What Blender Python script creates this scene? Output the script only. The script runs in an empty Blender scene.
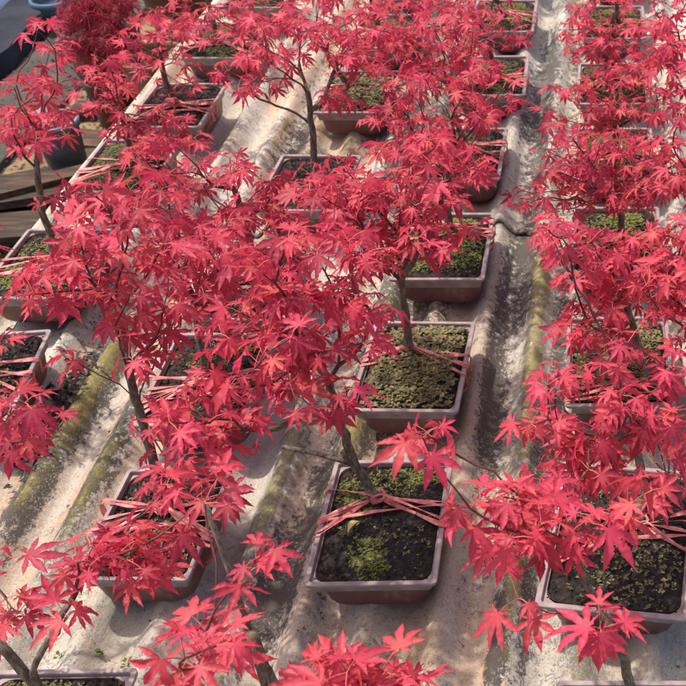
import bpy, math, random
import numpy as np
from mathutils import Vector, Matrix

R = math.radians
rng = np.random.default_rng(7)
random.seed(7)
scn = bpy.context.scene
C = scn.collection

# ------------------------------------------------------------------ camera
HC = 1.450                      # camera height above the troughs of the bench
FPX = 1050.0
PITCH = math.atan2(843, FPX)
cam = bpy.data.cameras.new('camera')
cam.lens = FPX / 686 * 36
cam.sensor_width = 36
cam.shift_x = (343 - 610) / 686
cam.clip_start = 0.02
cam.clip_end = 500
cam.dof.use_dof = True
cam.dof.focus_distance = 1.65
cam.dof.aperture_fstop = 14
camo = bpy.data.objects.new('camera', cam)
camo.location = (0, 0, HC)
camo.rotation_euler = (math.pi / 2 - PITCH, 0, 0)
C.objects.link(camo)
scn.camera = camo

# ------------------------------------------------------------------ light
SUN_EL, SUN_AZ = R(67), R(-60)        # azimuth from +Y towards +X
world = bpy.data.worlds.new('World')
scn.world = world
world.use_nodes = True
wn = world.node_tree
sky = wn.nodes.new('ShaderNodeTexSky')
sky.sky_type = 'NISHITA'
sky.sun_disc = False
sky.sun_elevation = SUN_EL
sky.sun_rotation = SUN_AZ
sky.dust_density = 4.0
sky.ozone_density = 0.6
sky.air_density = 1.0
wn.links.new(sky.outputs[0], wn.nodes['Background'].inputs[0])
wn.nodes['Background'].inputs[1].default_value = 0.15
sl = bpy.data.lights.new('sun', 'SUN')
sl.energy = 2.9
sl.angle = R(1.2)
sl.color = (1.0, 0.93, 0.85)
so = bpy.data.objects.new('sun', sl)
sd = Vector((math.sin(SUN_AZ) * math.cos(SUN_EL), math.cos(SUN_AZ) * math.cos(SUN_EL), math.sin(SUN_EL)))
so.rotation_euler = sd.to_track_quat('Z', 'Y').to_euler()
so.location = sd * 10
C.objects.link(so)
scn.view_settings.view_transform = 'Standard'
scn.view_settings.look = 'None'
scn.view_settings.gamma = 1
scn.view_settings.exposure = 0.60
scn.cycles.max_bounces = 7
scn.cycles.transparent_max_bounces = 6

# ------------------------------------------------------------------ photo geometry helpers
SP, CP = math.sin(PITCH), math.cos(PITCH)
def ray(px, py):
    d = py - 343
    return np.array([px - 610, FPX * CP - d * SP, -(FPX * SP + d * CP)])
def P(px, py, z):
    r = ray(px, py); t = (HC - z) / -r[2]
    return np.array([0, 0, HC]) + r * t
def TR(x, y): return x * .91, 1.0795 * y + .4395          # measured plan coordinates -> bench coordinates (rim level)
def TRG(x, y): return x * .893, 1.06 * y + .64              # the same for things standing on the ground
def Q(px, py, Y):
    Y = 1.0795 * Y + .4395
    r = ray(px, py); t = Y / r[1]
    return np.array([0, 0, HC]) + r * t

# ------------------------------------------------------------------ materials
def mat(name):
    m = bpy.data.materials.new(name); m.use_nodes = True
    nt = m.node_tree
    return m, nt, nt.nodes['Principled BSDF'], nt.nodes['Material Output']
def N(nt, t, **kw):
    n = nt.nodes.new(t)
    for k, v in kw.items():
        if k.startswith('i_'):
            n.inputs[k[2:].replace('_', ' ')].default_value = v
        else:
            setattr(n, k, v)
    return n
def noise(nt, scale, detail=6, rough=.6, vec=None, dist=0):
    n = N(nt, 'ShaderNodeTexNoise', i_Scale=scale, i_Detail=detail, i_Roughness=rough, i_Distortion=dist)
    if vec is not None: nt.links.new(vec, n.inputs['Vector'])
    return n.outputs['Fac']
def ramp(nt, src, stops, interp='LINEAR'):
    n = nt.nodes.new('ShaderNodeValToRGB'); cr = n.color_ramp; cr.interpolation = interp
    while len(cr.elements) < len(stops): cr.elements.new(.5)
    for e, (p, c) in zip(cr.elements, stops):
        e.position = p; e.color = (c, c, c, 1) if not hasattr(c, '__len__') else (*c, 1)
    nt.links.new(src, n.inputs[0]); return n.outputs[0]
def mix(nt, f, a, b, mode='MIX'):
    n = nt.nodes.new('ShaderNodeMix'); n.data_type = 'RGBA'; n.blend_type = mode
    for s, v in ((n.inputs[0], f), (n.inputs[6], a), (n.inputs[7], b)):
        if hasattr(v, 'is_output') or isinstance(v, bpy.types.NodeSocket): nt.links.new(v, s)
        elif hasattr(v, '__len__'): s.default_value = (*v, 1)
        else: s.default_value = v
    return n.outputs[2]
def math_(nt, op, a, b=None, clamp=False):
    n = nt.nodes.new('ShaderNodeMath'); n.operation = op; n.use_clamp = clamp
    for s, v in zip(n.inputs, (a, b)):
        if v is None: continue
        if isinstance(v, bpy.types.NodeSocket): nt.links.new(v, s)
        else: s.default_value = v
    return n.outputs[0]
def attr(nt, name):
    n = nt.nodes.new('ShaderNodeAttribute'); n.attribute_name = name; return n
def bump(nt, b, h, strength, dist=.01):
    n = N(nt, 'ShaderNodeBump', i_Strength=strength, i_Distance=dist)
    nt.links.new(h, n.inputs['Height']); nt.links.new(n.outputs[0], b.inputs['Normal']); return n
def mapping(nt, sc=(1, 1, 1), rot=(0, 0, 0)):
    tc = nt.nodes.new('ShaderNodeTexCoord'); m = nt.nodes.new('ShaderNodeMapping')
    m.inputs['Scale'].default_value = sc; m.inputs['Rotation'].default_value = rot
    nt.links.new(tc.outputs['Object'], m.inputs['Vector']); return m.outputs[0]

def simple(name, c1, c2, scale=20, rough=.8, bs=.3, bd=.003, spec=.3, sc=(1, 1, 1)):
    m, nt, b, o = mat(name)
    v = mapping(nt, sc)
    f = noise(nt, scale, 8, .65, v)
    nt.links.new(mix(nt, ramp(nt, f, [(.35, 0.), (.65, 1.)]), c1, c2), b.inputs['Base Color'])
    b.inputs['Roughness'].default_value = rough
    b.inputs['Specular IOR Level'].default_value = spec
    if bs: bump(nt, b, noise(nt, scale * 3, 6, .6, v), bs, bd)
    return m

# asbestos cement sheet
def make_sheet_mat():
    m, nt, b, o = mat('weathered_cement_sheet')
    v = mapping(nt); vs = mapping(nt, (1, .45, 1)); vst = mapping(nt, (1, .12, 1))
    crest = attr(nt, 'crest').outputs['Fac']; grime = attr(nt, 'grime').outputs['Fac']; moss = attr(nt, 'mossy').outputs['Fac']
    base = mix(nt, ramp(nt, noise(nt, 7, 8, .6, vs), [(.35, 0.), (.65, 1.)]), (.51, .44, .335), (.68, .635, .55))
    base = mix(nt, ramp(nt, noise(nt, 26, 8, .7, vst, .5), [(.5, 0.), (.68, .75)]), base, (.37, .33, .30))
    rust = ramp(nt, noise(nt, 4.3, 7, .65, vst, .8), [(.49, 0.), (.62, .75)])
    base = mix(nt, rust, base, (.54, .32, .17))
    # speckle of pale lichen
    # dark algae: fine broken noise, where the grime attribute is high
    n1 = noise(nt, 75, 10, .8, mapping(nt, (1, .75, 1)), .2)
    n2 = noise(nt, 9, 6, .6, vs, .4)
    g = math_(nt, 'ADD', math_(nt, 'MULTIPLY', n1, .95), math_(nt, 'MULTIPLY', n2, .4))
    g = math_(nt, 'ADD', g, math_(nt, 'MULTIPLY', grime, .50))
    gm = ramp(nt, g, [(.855, 0.), (.885, .85)])
    soft = ramp(nt, g, [(.72, 0.), (1.0, .5)])
    base = mix(nt, soft, base, (.20, .175, .15))
    base = mix(nt, gm, base, (.05, .042, .036))
    # moss / ochre algae on the crests
    ms = math_(nt, 'ADD', math_(nt, 'MULTIPLY', noise(nt, 11, 8, .7, vs), .9), math_(nt, 'MULTIPLY', moss, .5))
    ms = math_(nt, 'ADD', ms, math_(nt, 'MULTIPLY', math_(nt, 'SUBTRACT', n1, .5), .9))
    mm = ramp(nt, ms, [(.60, 0.), (.80, .85)])
    mcol = mix(nt, noise(nt, 45, 5, .7, v), (.11, .10, .02), (.46, .38, .12))
    base = mix(nt, mm, base, mcol)
    vor = N(nt, 'ShaderNodeTexNoise', i_Scale=62, i_Detail=7, i_Roughness=.75); nt.links.new(v, vor.inputs['Vector'])
    li = math_(nt, 'MULTIPLY', ramp(nt, vor.outputs['Fac'], [(.54, 0.), (.575, 1.)]), ramp(nt, noise(nt, 7, 3, .5, v), [(.46, 0.), (.58, 1.)]))
    base = mix(nt, math_(nt, 'MULTIPLY', li, .8), base, (.62, .60, .55))
    specks = ramp(nt, noise(nt, 170, 5, .7, v), [(.62, 0.), (.66, .85)])
    base = mix(nt, specks, base, (.09, .06, .045))
    fine = noise(nt, 260, 6, .8, v)
    base = mix(nt, ramp(nt, fine, [(.55, 0.), (.60, .55)]), base, (.16, .13, .10))
    base = mix(nt, math_(nt, 'MULTIPLY', ramp(nt, noise(nt, 190, 6, .8, mapping(nt, (1, .9, 1.3))), [(.56, 0.), (.60, .8)]), ramp(nt, noise(nt, 12, 4, .6, v), [(.45, 0.), (.62, 1.)])), base, (.74, .71, .67))
    nt.links.new(base, b.inputs['Base Color'])
    b.inputs['Roughness'].default_value = .75
    b.inputs['Specular IOR Level'].default_value = .35
    h = math_(nt, 'ADD', math_(nt, 'MULTIPLY', n1, .7), noise(nt, 22, 8, .65, v))
    h = math_(nt, 'ADD', h, math_(nt, 'MULTIPLY', li, .35))
    h = math_(nt, 'ADD', h, math_(nt, 'MULTIPLY', mm, .3))
    h = math_(nt, 'ADD', h, math_(nt, 'MULTIPLY', fine, .35))
    bump(nt, b, h, 1.0, .0055)
    return m
M_SHEET = make_sheet_mat()

def make_leaf_mat(name, dark, light, orange):
    m, nt, b, o = mat(name)
    t = attr(nt, 'tint')
    sep = nt.nodes.new('ShaderNodeSeparateColor'); nt.links.new(t.outputs['Color'], sep.inputs[0])
    c = mix(nt, sep.outputs[0], dark, light)
    c = mix(nt, sep.outputs[2], c, orange)
    v = mapping(nt)
    c = mix(nt, math_(nt, 'MULTIPLY', noise(nt, 90, 4, .6, v), .35), c, dark)
    c = mix(nt, math_(nt, 'MULTIPLY', sep.outputs[1], .25), c, (.80, .18, .20))
    nt.links.new(c, b.inputs['Base Color'])
    b.inputs['Roughness'].default_value = .5
    b.inputs['Specular IOR Level'].default_value = .35
    bump(nt, b, math_(nt, 'ADD', noise(nt, 160, 3, .6, v), math_(nt, 'MULTIPLY', sep.outputs[1], .8)), .35, .0015)
    tr = nt.nodes.new('ShaderNodeBsdfTranslucent')
    tc = mix(nt, .4, c, (.82, .05, .12))
    nt.links.new(tc, tr.inputs['Color'])
    ms = nt.nodes.new('ShaderNodeMixShader'); ms.inputs[0].default_value = .40
    nt.links.new(b.outputs[0], ms.inputs[1]); nt.links.new(tr.outputs[0], ms.inputs[2])
    nt.links.new(ms.outputs[0], o.inputs['Surface'])
    return m
M_LEAF = make_leaf_mat('red_maple_leaf', (.25, .007, .036), (.73, .050, .122), (.74, .12, .09))
M_LEAF_DK = make_leaf_mat('crimson_feathery_leaf', (.20, .012, .03), (.42, .025, .06), (.40, .04, .06))
M_PETIOLE = simple('red_leaf_stalk', (.45, .06, .07), (.60, .20, .16), 60, .5, 0)
def make_bark():
    m, nt, b, o = mat('maple_bark')
    v = mapping(nt, (1, 1, .35))
    f = noise(nt, 140, 8, .75, v)
    c = ramp(nt, f, [(.36, (.045, .032, .024)), (.5, (.13, .10, .07)), (.64, (.30, .25, .185))])
    c = mix(nt, ramp(nt, noise(nt, 25, 4, .6, v), [(.5, 0.), (.66, .6)]), c, (.12, .115, .05))
    nt.links.new(c, b.inputs['Base Color']); b.inputs['Roughness'].default_value = .8
    bump(nt, b, f, .8, .003); return m
M_BARK = make_bark()
M_TWIG = simple('dark_red_twig', (.075, .022, .022), (.16, .055, .042), 60, .55, .3, .001)
M_POT = simple('maroon_plastic', (.115, .042, .040), (.165, .068, .062), 14, .45, .25, .001, .45)
def make_pot_mat():
    m, nt, b, o = mat('maroon_plastic'); v = mapping(nt); v2 = mapping(nt, (1, 1, .4))
    c = mix(nt, ramp(nt, noise(nt, 14, 8, .65, v), [(.35, 0.), (.65, 1.)]), (.125, .050, .042), (.175, .078, .066))
    c = mix(nt, ramp(nt, noise(nt, 45, 8, .75, v2), [(.55, 0.), (.72, .6)]), c, (.30, .22, .17))
    c = mix(nt, ramp(nt, noise(nt, 120, 4, .7, v), [(.66, 0.), (.70, .7)]), c, (.03, .02, .018))
    nt.links.new(c, b.inputs['Base Color']); b.inputs['Roughness'].default_value = .5
    bump(nt, b, noise(nt, 60, 6, .6, v), .25, .001); return m
M_POT = make_pot_mat()
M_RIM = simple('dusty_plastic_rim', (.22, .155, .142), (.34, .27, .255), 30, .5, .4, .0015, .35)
def make_soil_mat():
    m, nt, b, o = mat('damp_potting_soil')
    v = mapping(nt)
    c = ramp(nt, noise(nt, 120, 8, .75, v), [(.38, (.014, .009, .007)), (.55, (.04, .026, .019)), (.68, (.10, .07, .05))])
    nt.links.new(c, b.inputs['Base Color']); b.inputs['Roughness'].default_value = .85
    bump(nt, b, noise(nt, 200, 8, .75, v), 1, .006); return m
M_SOIL = make_soil_mat()
def make_tint_mat(name, a, b_, rough=.6, transl=.2):
    m, nt, b, o = mat(name)
    t = attr(nt, 'tint'); sep = nt.nodes.new('ShaderNodeSeparateColor'); nt.links.new(t.outputs['Color'], sep.inputs[0])
    c = mix(nt, sep.outputs[0], a, b_)
    nt.links.new(c, b.inputs['Base Color']); b.inputs['Roughness'].default_value = rough
    tr = nt.nodes.new('ShaderNodeBsdfTranslucent'); nt.links.new(c, tr.inputs['Color'])
    ms = nt.nodes.new('ShaderNodeMixShader'); ms.inputs[0].default_value = transl
    nt.links.new(b.outputs[0], ms.inputs[1]); nt.links.new(tr.outputs[0], ms.inputs[2]); nt.links.new(ms.outputs[0], o.inputs['Surface'])
    return m
M_MOSS = make_tint_mat('olive_moss', (.035, .045, .008), (.19, .175, .03))
M_WEED = make_tint_mat('clover_weed', (.055, .055, .016), (.26, .20, .075))
M_MOSSB = make_tint_mat('bright_moss', (.07, .10, .012), (.24, .24, .04))
M_LITTER = make_tint_mat('dead_leaf_litter', (.022, .013, .011), (.12, .075, .055))
def make_tie_mat():
    m, nt, b, o = mat('pink_raffia_tape')
    v = mapping(nt)
    c = mix(nt, ramp(nt, noise(nt, 70, 5, .6, v), [(.35, 0.), (.65, 1.)]), (.60, .095, .085), (.86, .33, .30))
    nt.links.new(c, b.inputs['Base Color']); b.inputs['Roughness'].default_value = .38
    bump(nt, b, noise(nt, 260, 3, .6, v), .5, .001)
    tr = nt.nodes.new('ShaderNodeBsdfTranslucent'); nt.links.new(c, tr.inputs['Color'])
    ms = nt.nodes.new('ShaderNodeMixShader'); ms.inputs[0].default_value = .3
    nt.links.new(b.outputs[0], ms.inputs[1]); nt.links.new(tr.outputs[0], ms.inputs[2]); nt.links.new(ms.outputs[0], o.inputs['Surface'])
    return m
M_TIE = make_tie_mat()

# ------------------------------------------------------------------ mesh helpers
class MB:
    def __init__(s): s.v = []; s.f = []; s.n = 0; s.t = []; s.mi = []
    def add(s, v, f, tint=None, mi=0):
        v = np.asarray(v, float)
        s.v.append(v)
        s.f += [tuple(int(i) + s.n for i in q) for q in f]
        s.mi += [mi] * len(f)
        s.t.append(np.tile(tint if tint is not None else (0, 0, 0), (len(v), 1)) if tint is None or np.ndim(tint) == 1 else tint)
        s.n += len(v)
    def build(s, name, mats, parent=None, smooth=True, attrs=False, loc=None):
        me = bpy.data.meshes.new(name)
        v = np.concatenate(s.v) if s.v else np.zeros((0, 3))
        me.from_pydata(v.tolist(), [], s.f)
        for m in (mats if isinstance(mats, (list, tuple)) else [mats]): me.materials.append(m)
        me.polygons.foreach_set('material_index', s.mi)
        me.polygons.foreach_set('use_smooth', [smooth] * len(s.f))
        if attrs:
            a = me.attributes.new('tint', 'FLOAT_COLOR', 'POINT')
            t = np.concatenate(s.t); a.data.foreach_set('color', np.c_[t, np.ones(len(t))].ravel())
        me.update()
        return link(name, me, parent, loc)
def link(name, me, parent=None, loc=None):
    o = bpy.data.objects.new(name, me); C.objects.link(o)
    if parent is not None: o.parent = parent
    if loc is not None: o.location = loc
    return o
def tag(o, label=None, cat=None, group=None, kind=None):
    if label: o['label'] = label
    if cat: o['category'] = cat
    if group: o['group'] = group
    if kind: o['kind'] = kind
    return o
def empty(name, loc, rz=0):
    o = bpy.data.objects.new(name, None); o.location = loc; o.rotation_euler = (0, 0, rz)
    o.empty_display_size = .05; C.objects.link(o); return o
def box(mb, c, s, rot=None, mi=0, jitter=0):
    c = np.array(c, float); s = np.array(s, float) / 2
    v = np.array([[x, y, z] for x in (-1, 1) for y in (-1, 1) for z in (-1, 1)]) * s
    if jitter: v += rng.normal(0, jitter, v.shape)
    if rot is not None: v = v @ np.array(Matrix.Rotation(rot, 3, 'Z')).T
    mb.add(v + c, [(0, 1, 3, 2), (4, 6, 7, 5), (0, 4, 5, 1), (2, 3, 7, 6), (0, 2, 6, 4), (1, 5, 7, 3)], mi=mi)
def tube(mb, pts, rad, k=6, mi=0, tint=None, cap=False):
    pts = np.asarray(pts, float); n = len(pts); rad = np.broadcast_to(rad, n)
    tan = np.gradient(pts, axis=0); tan /= np.linalg.norm(tan, axis=1)[:, None] + 1e-9
    ref = np.array([0, 0, 1.]) if abs(tan[0][2]) < .9 else np.array([1., 0, 0])
    u = np.cross(tan[0], ref); u /= np.linalg.norm(u)
    V = []
    a = np.arange(k) / k * 2 * math.pi
    for i in range(n):
        u = u - tan[i] * (u @ tan[i]); u /= np.linalg.norm(u) + 1e-9
        w = np.cross(tan[i], u)
        V.append(pts[i] + rad[i] * (np.cos(a)[:, None] * u + np.sin(a)[:, None] * w))
    F = [(i * k + j, i * k + (j + 1) % k, (i + 1) * k + (j + 1) % k, (i + 1) * k + j) for i in range(n - 1) for j in range(k)]
    V = np.concatenate(V)
    if cap: F += [tuple(range((n - 1) * k, n * k)), tuple(range(k - 1, -1, -1))]
    mb.add(V, F, tint, mi)

# ------------------------------------------------------------------ leaves
def leaf_template(hi, lobes, rows):
    """lobes: (angle deg, length). returns verts xy, lobe id, r along lobe, side sign, tris"""
    prof_hi = [(.40, .098), (.46, .130), (.51, .116), (.57, .136), (.62, .108), (.68, .108), (.74, .074), (.81, .060), (.89, .027)]
    prof_lo = [(.45, .118), (.60, .125), (.79, .062)]
    prof_fe = [(.5, .055), (.75, .05)]
    prof = {2: prof_fe, 1: prof_hi, 0: prof_lo}[hi]
    lobes = sorted(lobes, key=lambda q: -q[0])
    V = [(0, 0)]; L = [0]; rr = [0]; ss = [0]; mid = [1.]; T = []
    # sinus points
    sin_idx = []
    nl = len(lobes)
    for i in range(nl + 1):
        if i == 0: a = lobes[0][0] + 26; r = .12
        elif i == nl: a = lobes[-1][0] - 26; r = .12
        else:
            a = (lobes[i - 1][0] + lobes[i][0]) / 2; r = (.29 if hi < 2 else .12) * min(lobes[i - 1][1], lobes[i][1])
        V.append((r * math.sin(R(a)), r * math.cos(R(a)))); L.append(min(i, nl - 1)); rr.append(r); ss.append(0); mid.append(0.); sin_idx.append(len(V) - 1)
    for i, (a, ln) in enumerate(lobes):
        d = np.array([math.sin(R(a)), math.cos(R(a))]); s = np.array([d[1], -d[0]])   # s points to smaller.. clockwise side
        def add(p, r, sd, m):
            V.append(tuple(p)); L.append(i); rr.append(r); ss.append(sd); mid.append(m); return len(V) - 1
        m0 = add(d * .3 * ln, .3 * ln, 0, 1.)
        le, ri = sin_idx[i], sin_idx[i + 1]      # left (larger angle -> +side) and right
        # larger angle side is +x rotated: angle measured from +Y towards +X, so bigger angle = +s side
        T += [(0, m0, le), (0, ri, m0)]
        pl, pr, pm = le, ri, m0
        for (t, w) in prof:
            l_ = add(d * t * ln + s * w * ln, t * ln, w * ln, 0.); r_ = add(d * t * ln - s * w * ln, t * ln, -w * ln, 0.)
            m_ = add(d * t * ln, t * ln, 0, 1.)
            T += [(pl, pm, m_), (pl, m_, l_), (pm, pr, r_), (pm, r_, m_)]
            pl, pr, pm = l_, r_, m_
        tp = add(d * ln, ln, 0, .6)
        T += [(pl, pm, tp), (pm, pr, tp)]
    return dict(v=np.array(V), lobe=np.array(L), r=np.array(rr), s=np.array(ss), mid=np.array(mid), f=np.array(T), nl=nl)
L7 = [(0, 1), (40, .93), (-40, .93), (80, .72), (-80, .72), (128, .38), (-128, .38)]
L7b = [(0, 1), (36, .98), (-38, .95), (74, .80), (-77, .77), (118, .46), (-120, .42)]
L5 = [(0, 1), (42, .90), (-42, .92), (88, .62), (-88, .60)]
L9 = [(0, 1), (30, .97), (-30, .97), (60, .88), (-60, .88), (92, .68), (-92, .68)]
TH = [leaf_template(1, l, 0) for l in (L7, L7b, L5, L7)]
TL = [leaf_template(0, l, 0) for l in (L7, L7b, L5)]
TF = [leaf_template(2, l, 0) for l in (L9, L7b)]

def emit_leaves(mb, specs, templates):
    """specs: list of (pos, outdir, normal, size, tint)"""
    groups = {}
    for sp in specs: groups.setdefault(int(rng.integers(len(templates))), []).append(sp)
    for g, lst in groups.items():
        T = templates[g]; n = len(lst)
        pos = np.array([s[0] for s in lst]); y = np.array([s[1] for s in lst]); z = np.array([s[2] for s in lst])
        size = np.array([s[3] for s in lst]); tint = np.array([s[4] for s in lst])
        y /= np.linalg.norm(y, axis=1)[:, None]
        x = np.cross(y, z); x /= np.linalg.norm(x, axis=1)[:, None] + 1e-9
        z = np.cross(x, y)
        nl = T['nl']
        dro = rng.uniform(.0, .40, (n, 1)) + rng.normal(0, .13, (n, nl)) + (rng.uniform(0, 1, (n, 1)) < .1) * .45
        fold = rng.uniform(.1, .75, (n, 1))
        scl = 1 + rng.normal(0, .07, (n, nl))
        ax = rng.normal(0, .11, (n, nl))           # each lobe swings sideways a little
        r = T['r'][None]; lb = T['lobe']
        k = scl[:, lb]
        free = np.clip((r - .3) / .7, 0, 1)
        vx = T['v'][None, :, 0] * (1 + (k - 1) * free) ; vy = T['v'][None, :, 1] * (1 + (k - 1) * free)
        sw = ax[:, lb] * free
        vx2 = vx * np.cos(sw) - vy * np.sin(sw); vy2 = vx * np.sin(sw) + vy * np.cos(sw)
        vz = -dro[:, lb] * r ** 2 + fold * np.abs(T['s'])[None] + rng.normal(0, .012, (n, len(lb)))
        vz += rng.normal(0, .25, (n, nl))[:, lb] * T['s'][None]
        q = size[:, None, None] * (vx2[..., None] * x[:, None] + vy2[..., None] * y[:, None] + vz[..., None] * z[:, None]) + pos[:, None]
        V = q.reshape(-1, 3); nv = len(lb)
        F = (T['f'][None] + (np.arange(n) * nv)[:, None, None]).reshape(-1, 3)
        tt = np.zeros((n, nv, 3)); tt[..., 0] = tint[:, 0:1]; tt[..., 1] = T['mid'][None]; tt[..., 2] = tint[:, 1:2] * (1 - .6 * r)
        mb.add(V, F.tolist(), tt.reshape(-1, 3))

def nrm(v): return v / (np.linalg.norm(v) + 1e-9)

# ------------------------------------------------------------------ tree
def grow(base, trunk_pts, tips, seed, trunk_r=.010, stub=None):
    """returns chains [(pts, radii)], tip list [(pos, dir)]"""
    g = np.random.default_rng(seed)
    # resample trunk smoothly
    tp = np.array([base] + [np.array(p) for p in trunk_pts], float)
    seg = np.linalg.norm(np.diff(tp, axis=0), axis=1); cum = np.r_[0, np.cumsum(seg)]
    n = max(4, int(cum[-1] / .02)); s = np.linspace(0, cum[-1], n + 1)
    pts = np.c_[[np.interp(s, cum, tp[:, i]) for i in range(3)]].T
    for _ in range(3): pts[1:-1] = (pts[:-2] + 2 * pts[1:-1] + pts[2:]) / 4
    w = g.normal(0, .0013, pts.shape); w[0] = 0; pts = pts + w
    pos = list(pts); par = [-1] + list(range(len(pts) - 1)); plen = [s_ for s_ in s]; dirs = [nrm(pts[min(i + 1, len(pts) - 1)] - pts[max(i - 1, 0)]) for i in range(len(pts))]
    first_ok = int(len(pts) * .62)
    ntr = len(pts)
    order = np.argsort([np.linalg.norm(t - pts[-1]) + g.uniform(0, .03) for t in tips])
    tipnodes = []
    for oi in order:
        t = tips[oi]
        A = np.array(pos[first_ok:])
        d = np.linalg.norm(A - t, axis=1)
        D = np.array(dirs[first_ok:]); cs = np.einsum('ij,ij->i', D, (t - A) / (d[:, None] + 1e-9))
        cost = d * (1.25 - .35 * cs) + .33 * np.array(plen[first_ok:]) + .25 * np.maximum(0, A[:, 2] - t[2] + .01)
        j = int(np.argmin(cost)) + first_ok
        a = pos[j]; L = np.linalg.norm(t - a); m = max(2, int(L / .022))
        c1 = a + nrm(dirs[j] * .7 + nrm(t - a) * .8 + np.array([0, 0, .25])) * L * .4
        c2 = t - nrm((t - a) / max(L, .01) * .8 + np.array([0, 0, .35])) * L * .3
        prev = j
        for k in range(1, m + 1):
            u = k / m
            p = (1 - u) ** 3 * a + 3 * (1 - u) ** 2 * u * c1 + 3 * (1 - u) * u * u * c2 + u ** 3 * t
            if k < m: p = p + g.normal(0, .0016, 3)
            pos.append(p); par.append(prev); plen.append(plen[prev] + L / m); dirs.append(nrm(p - pos[prev])); prev = len(pos) - 1
        tipnodes.append(prev)
    # radii by counting tips
    cnt = np.zeros(len(pos))
    for t in tipnodes:
        while t >= 0: cnt[t] += 1; t = par[t]
    rad = .00105 * np.maximum(cnt, 1) ** .52
    rad[:ntr] = np.maximum(rad[:ntr], 0)
    top = rad[ntr - 1] if ntr else .004
    f = trunk_r / max(rad[0], 1e-4)
    for i in range(ntr):
        u = i / (ntr - 1); rad[i] = trunk_r * (1 - .28 * u) * (1 + .22 * max(0, 1 - i / 2.5))
    # chains
    ch = {}
    for i, p in enumerate(par):
        if p >= 0: ch.setdefault(p, []).append(i)
    chains = []; used = set()
    stack = [0]
    while stack:
        s0 = stack.pop()
        for c in sorted(ch.get(s0, []), key=lambda q: -cnt[q]):
            if c in used: continue
            line = [s0]; cur = c
            while True:
                used.add(cur); line.append(cur)
                nx = [q for q in ch.get(cur, []) if q not in used]
                if not nx: break
                if len(nx) > 1: stack.append(cur)
                cur = max(nx, key=lambda q: cnt[q])
            for q in line: 
                if len([z for z in ch.get(q, []) if z not in used]): stack.append(q)
            rr = [rad[line[1]] if len(line) > 1 and line[0] >= 0 and s0 != 0 else rad[line[0]]] + [rad[q] for q in line[1:]]
            chains.append((np.array([pos[q] for q in line]), np.array(rr)))
    tinfo = [(pos[t], dirs[t], pos[par[t]], dirs[par[t]]) for t in tipnodes]
    return chains, tinfo

def tree_parts(root, rootpos, base, trunk_pts, tips, seed, hi=True, size=.036, trunk_r=.010, leafmat=None, templates=None,
               per=(3, 5), stub=None, warm=.25, droop=.5, bright=.55):
    g = np.random.default_rng(seed + 1000); tb = g.uniform(-.14, .12)
    rp = np.array(rootpos, float)
    chains, tinfo = grow(base, trunk_pts, tips, seed, trunk_r)
    tm, bm = MB(), MB()
    for pts, rr in chains:
        thick = rr.max() > .0042
        # split thick run for the trunk part
        if thick:
            k = int(np.sum(rr > .0036)); k = max(2, k)
            tube(tm, pts[:k] - rp, rr[:k], 9, cap=True)
            if k < len(pts): tube(bm, pts[k - 1:] - rp, rr[k - 1:], 6)
        else: tube(bm, pts - rp, rr, 5 if hi else 4)
    if stub is not None:
        for (a, b, r0) in stub:
            a, b = np.array(a), np.array(b); m = (a + b) / 2 + np.array([0, 0, .004])
            tube(tm, np.array([a, m, b]) - rp, np.array([r0, r0 * .92, r0 * .85]), 8, cap=True)
    if tm.n: tm.build('trunk', M_BARK, root)
    if bm.n: bm.build('branches', M_TWIG, root)
    fm = MB(); specs = []
    for (p, d, pp, pd) in tinfo:
        cnt = int(g.integers(per[0], per[1] + 1)); a0 = g.uniform(0, 2 * math.pi)
        for k in range(cnt):
            at = p if k < 3 else pp
            az = a0 + (k * 2.2 if k < 3 else k * 2.2 + .8) + g.normal(0, .3)
            h = np.array([math.cos(az), math.sin(az), 0])
            pdir = nrm(h * 1.0 + d * .45 + np.array([0, 0, .35]) + g.normal(0, .2, 3))
            pl = g.uniform(.012, .034)
            b = at + pdir * pl * .55; e = b + nrm(pdir + np.array([0, 0, -.35])) * pl * .45
            tube(fm, np.array([at, b, e]) - rp, np.array([.0008, .00065, .0006]), 3, mi=1, tint=(.5, .5, 0))
            dn = abs(g.normal(droop, .4))
            out = nrm(h + g.normal(0, .25, 3) + np.array([0, 0, -dn]))
            nn = nrm(np.array([0, 0, 1.]) + h * .35 * dn + g.normal(0, .32, 3))
            sz = size * float(np.clip(g.normal(1, .24), .42, 1.5))
            tint = (float(np.clip(g.normal(bright + tb, .33), 0, 1)), float(g.uniform(.5, .95)) if g.uniform() < .05 else float(np.clip(g.normal(warm - .15, .25), 0, .8)))
            specs.append((e - rp, out, nn, sz, tint))
    emit_leaves(fm, specs, templates or (TH if hi else TL))
    fm.build('foliage', [leafmat or M_LEAF, M_PETIOLE], root, attrs=True)
    return len(specs)

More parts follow.
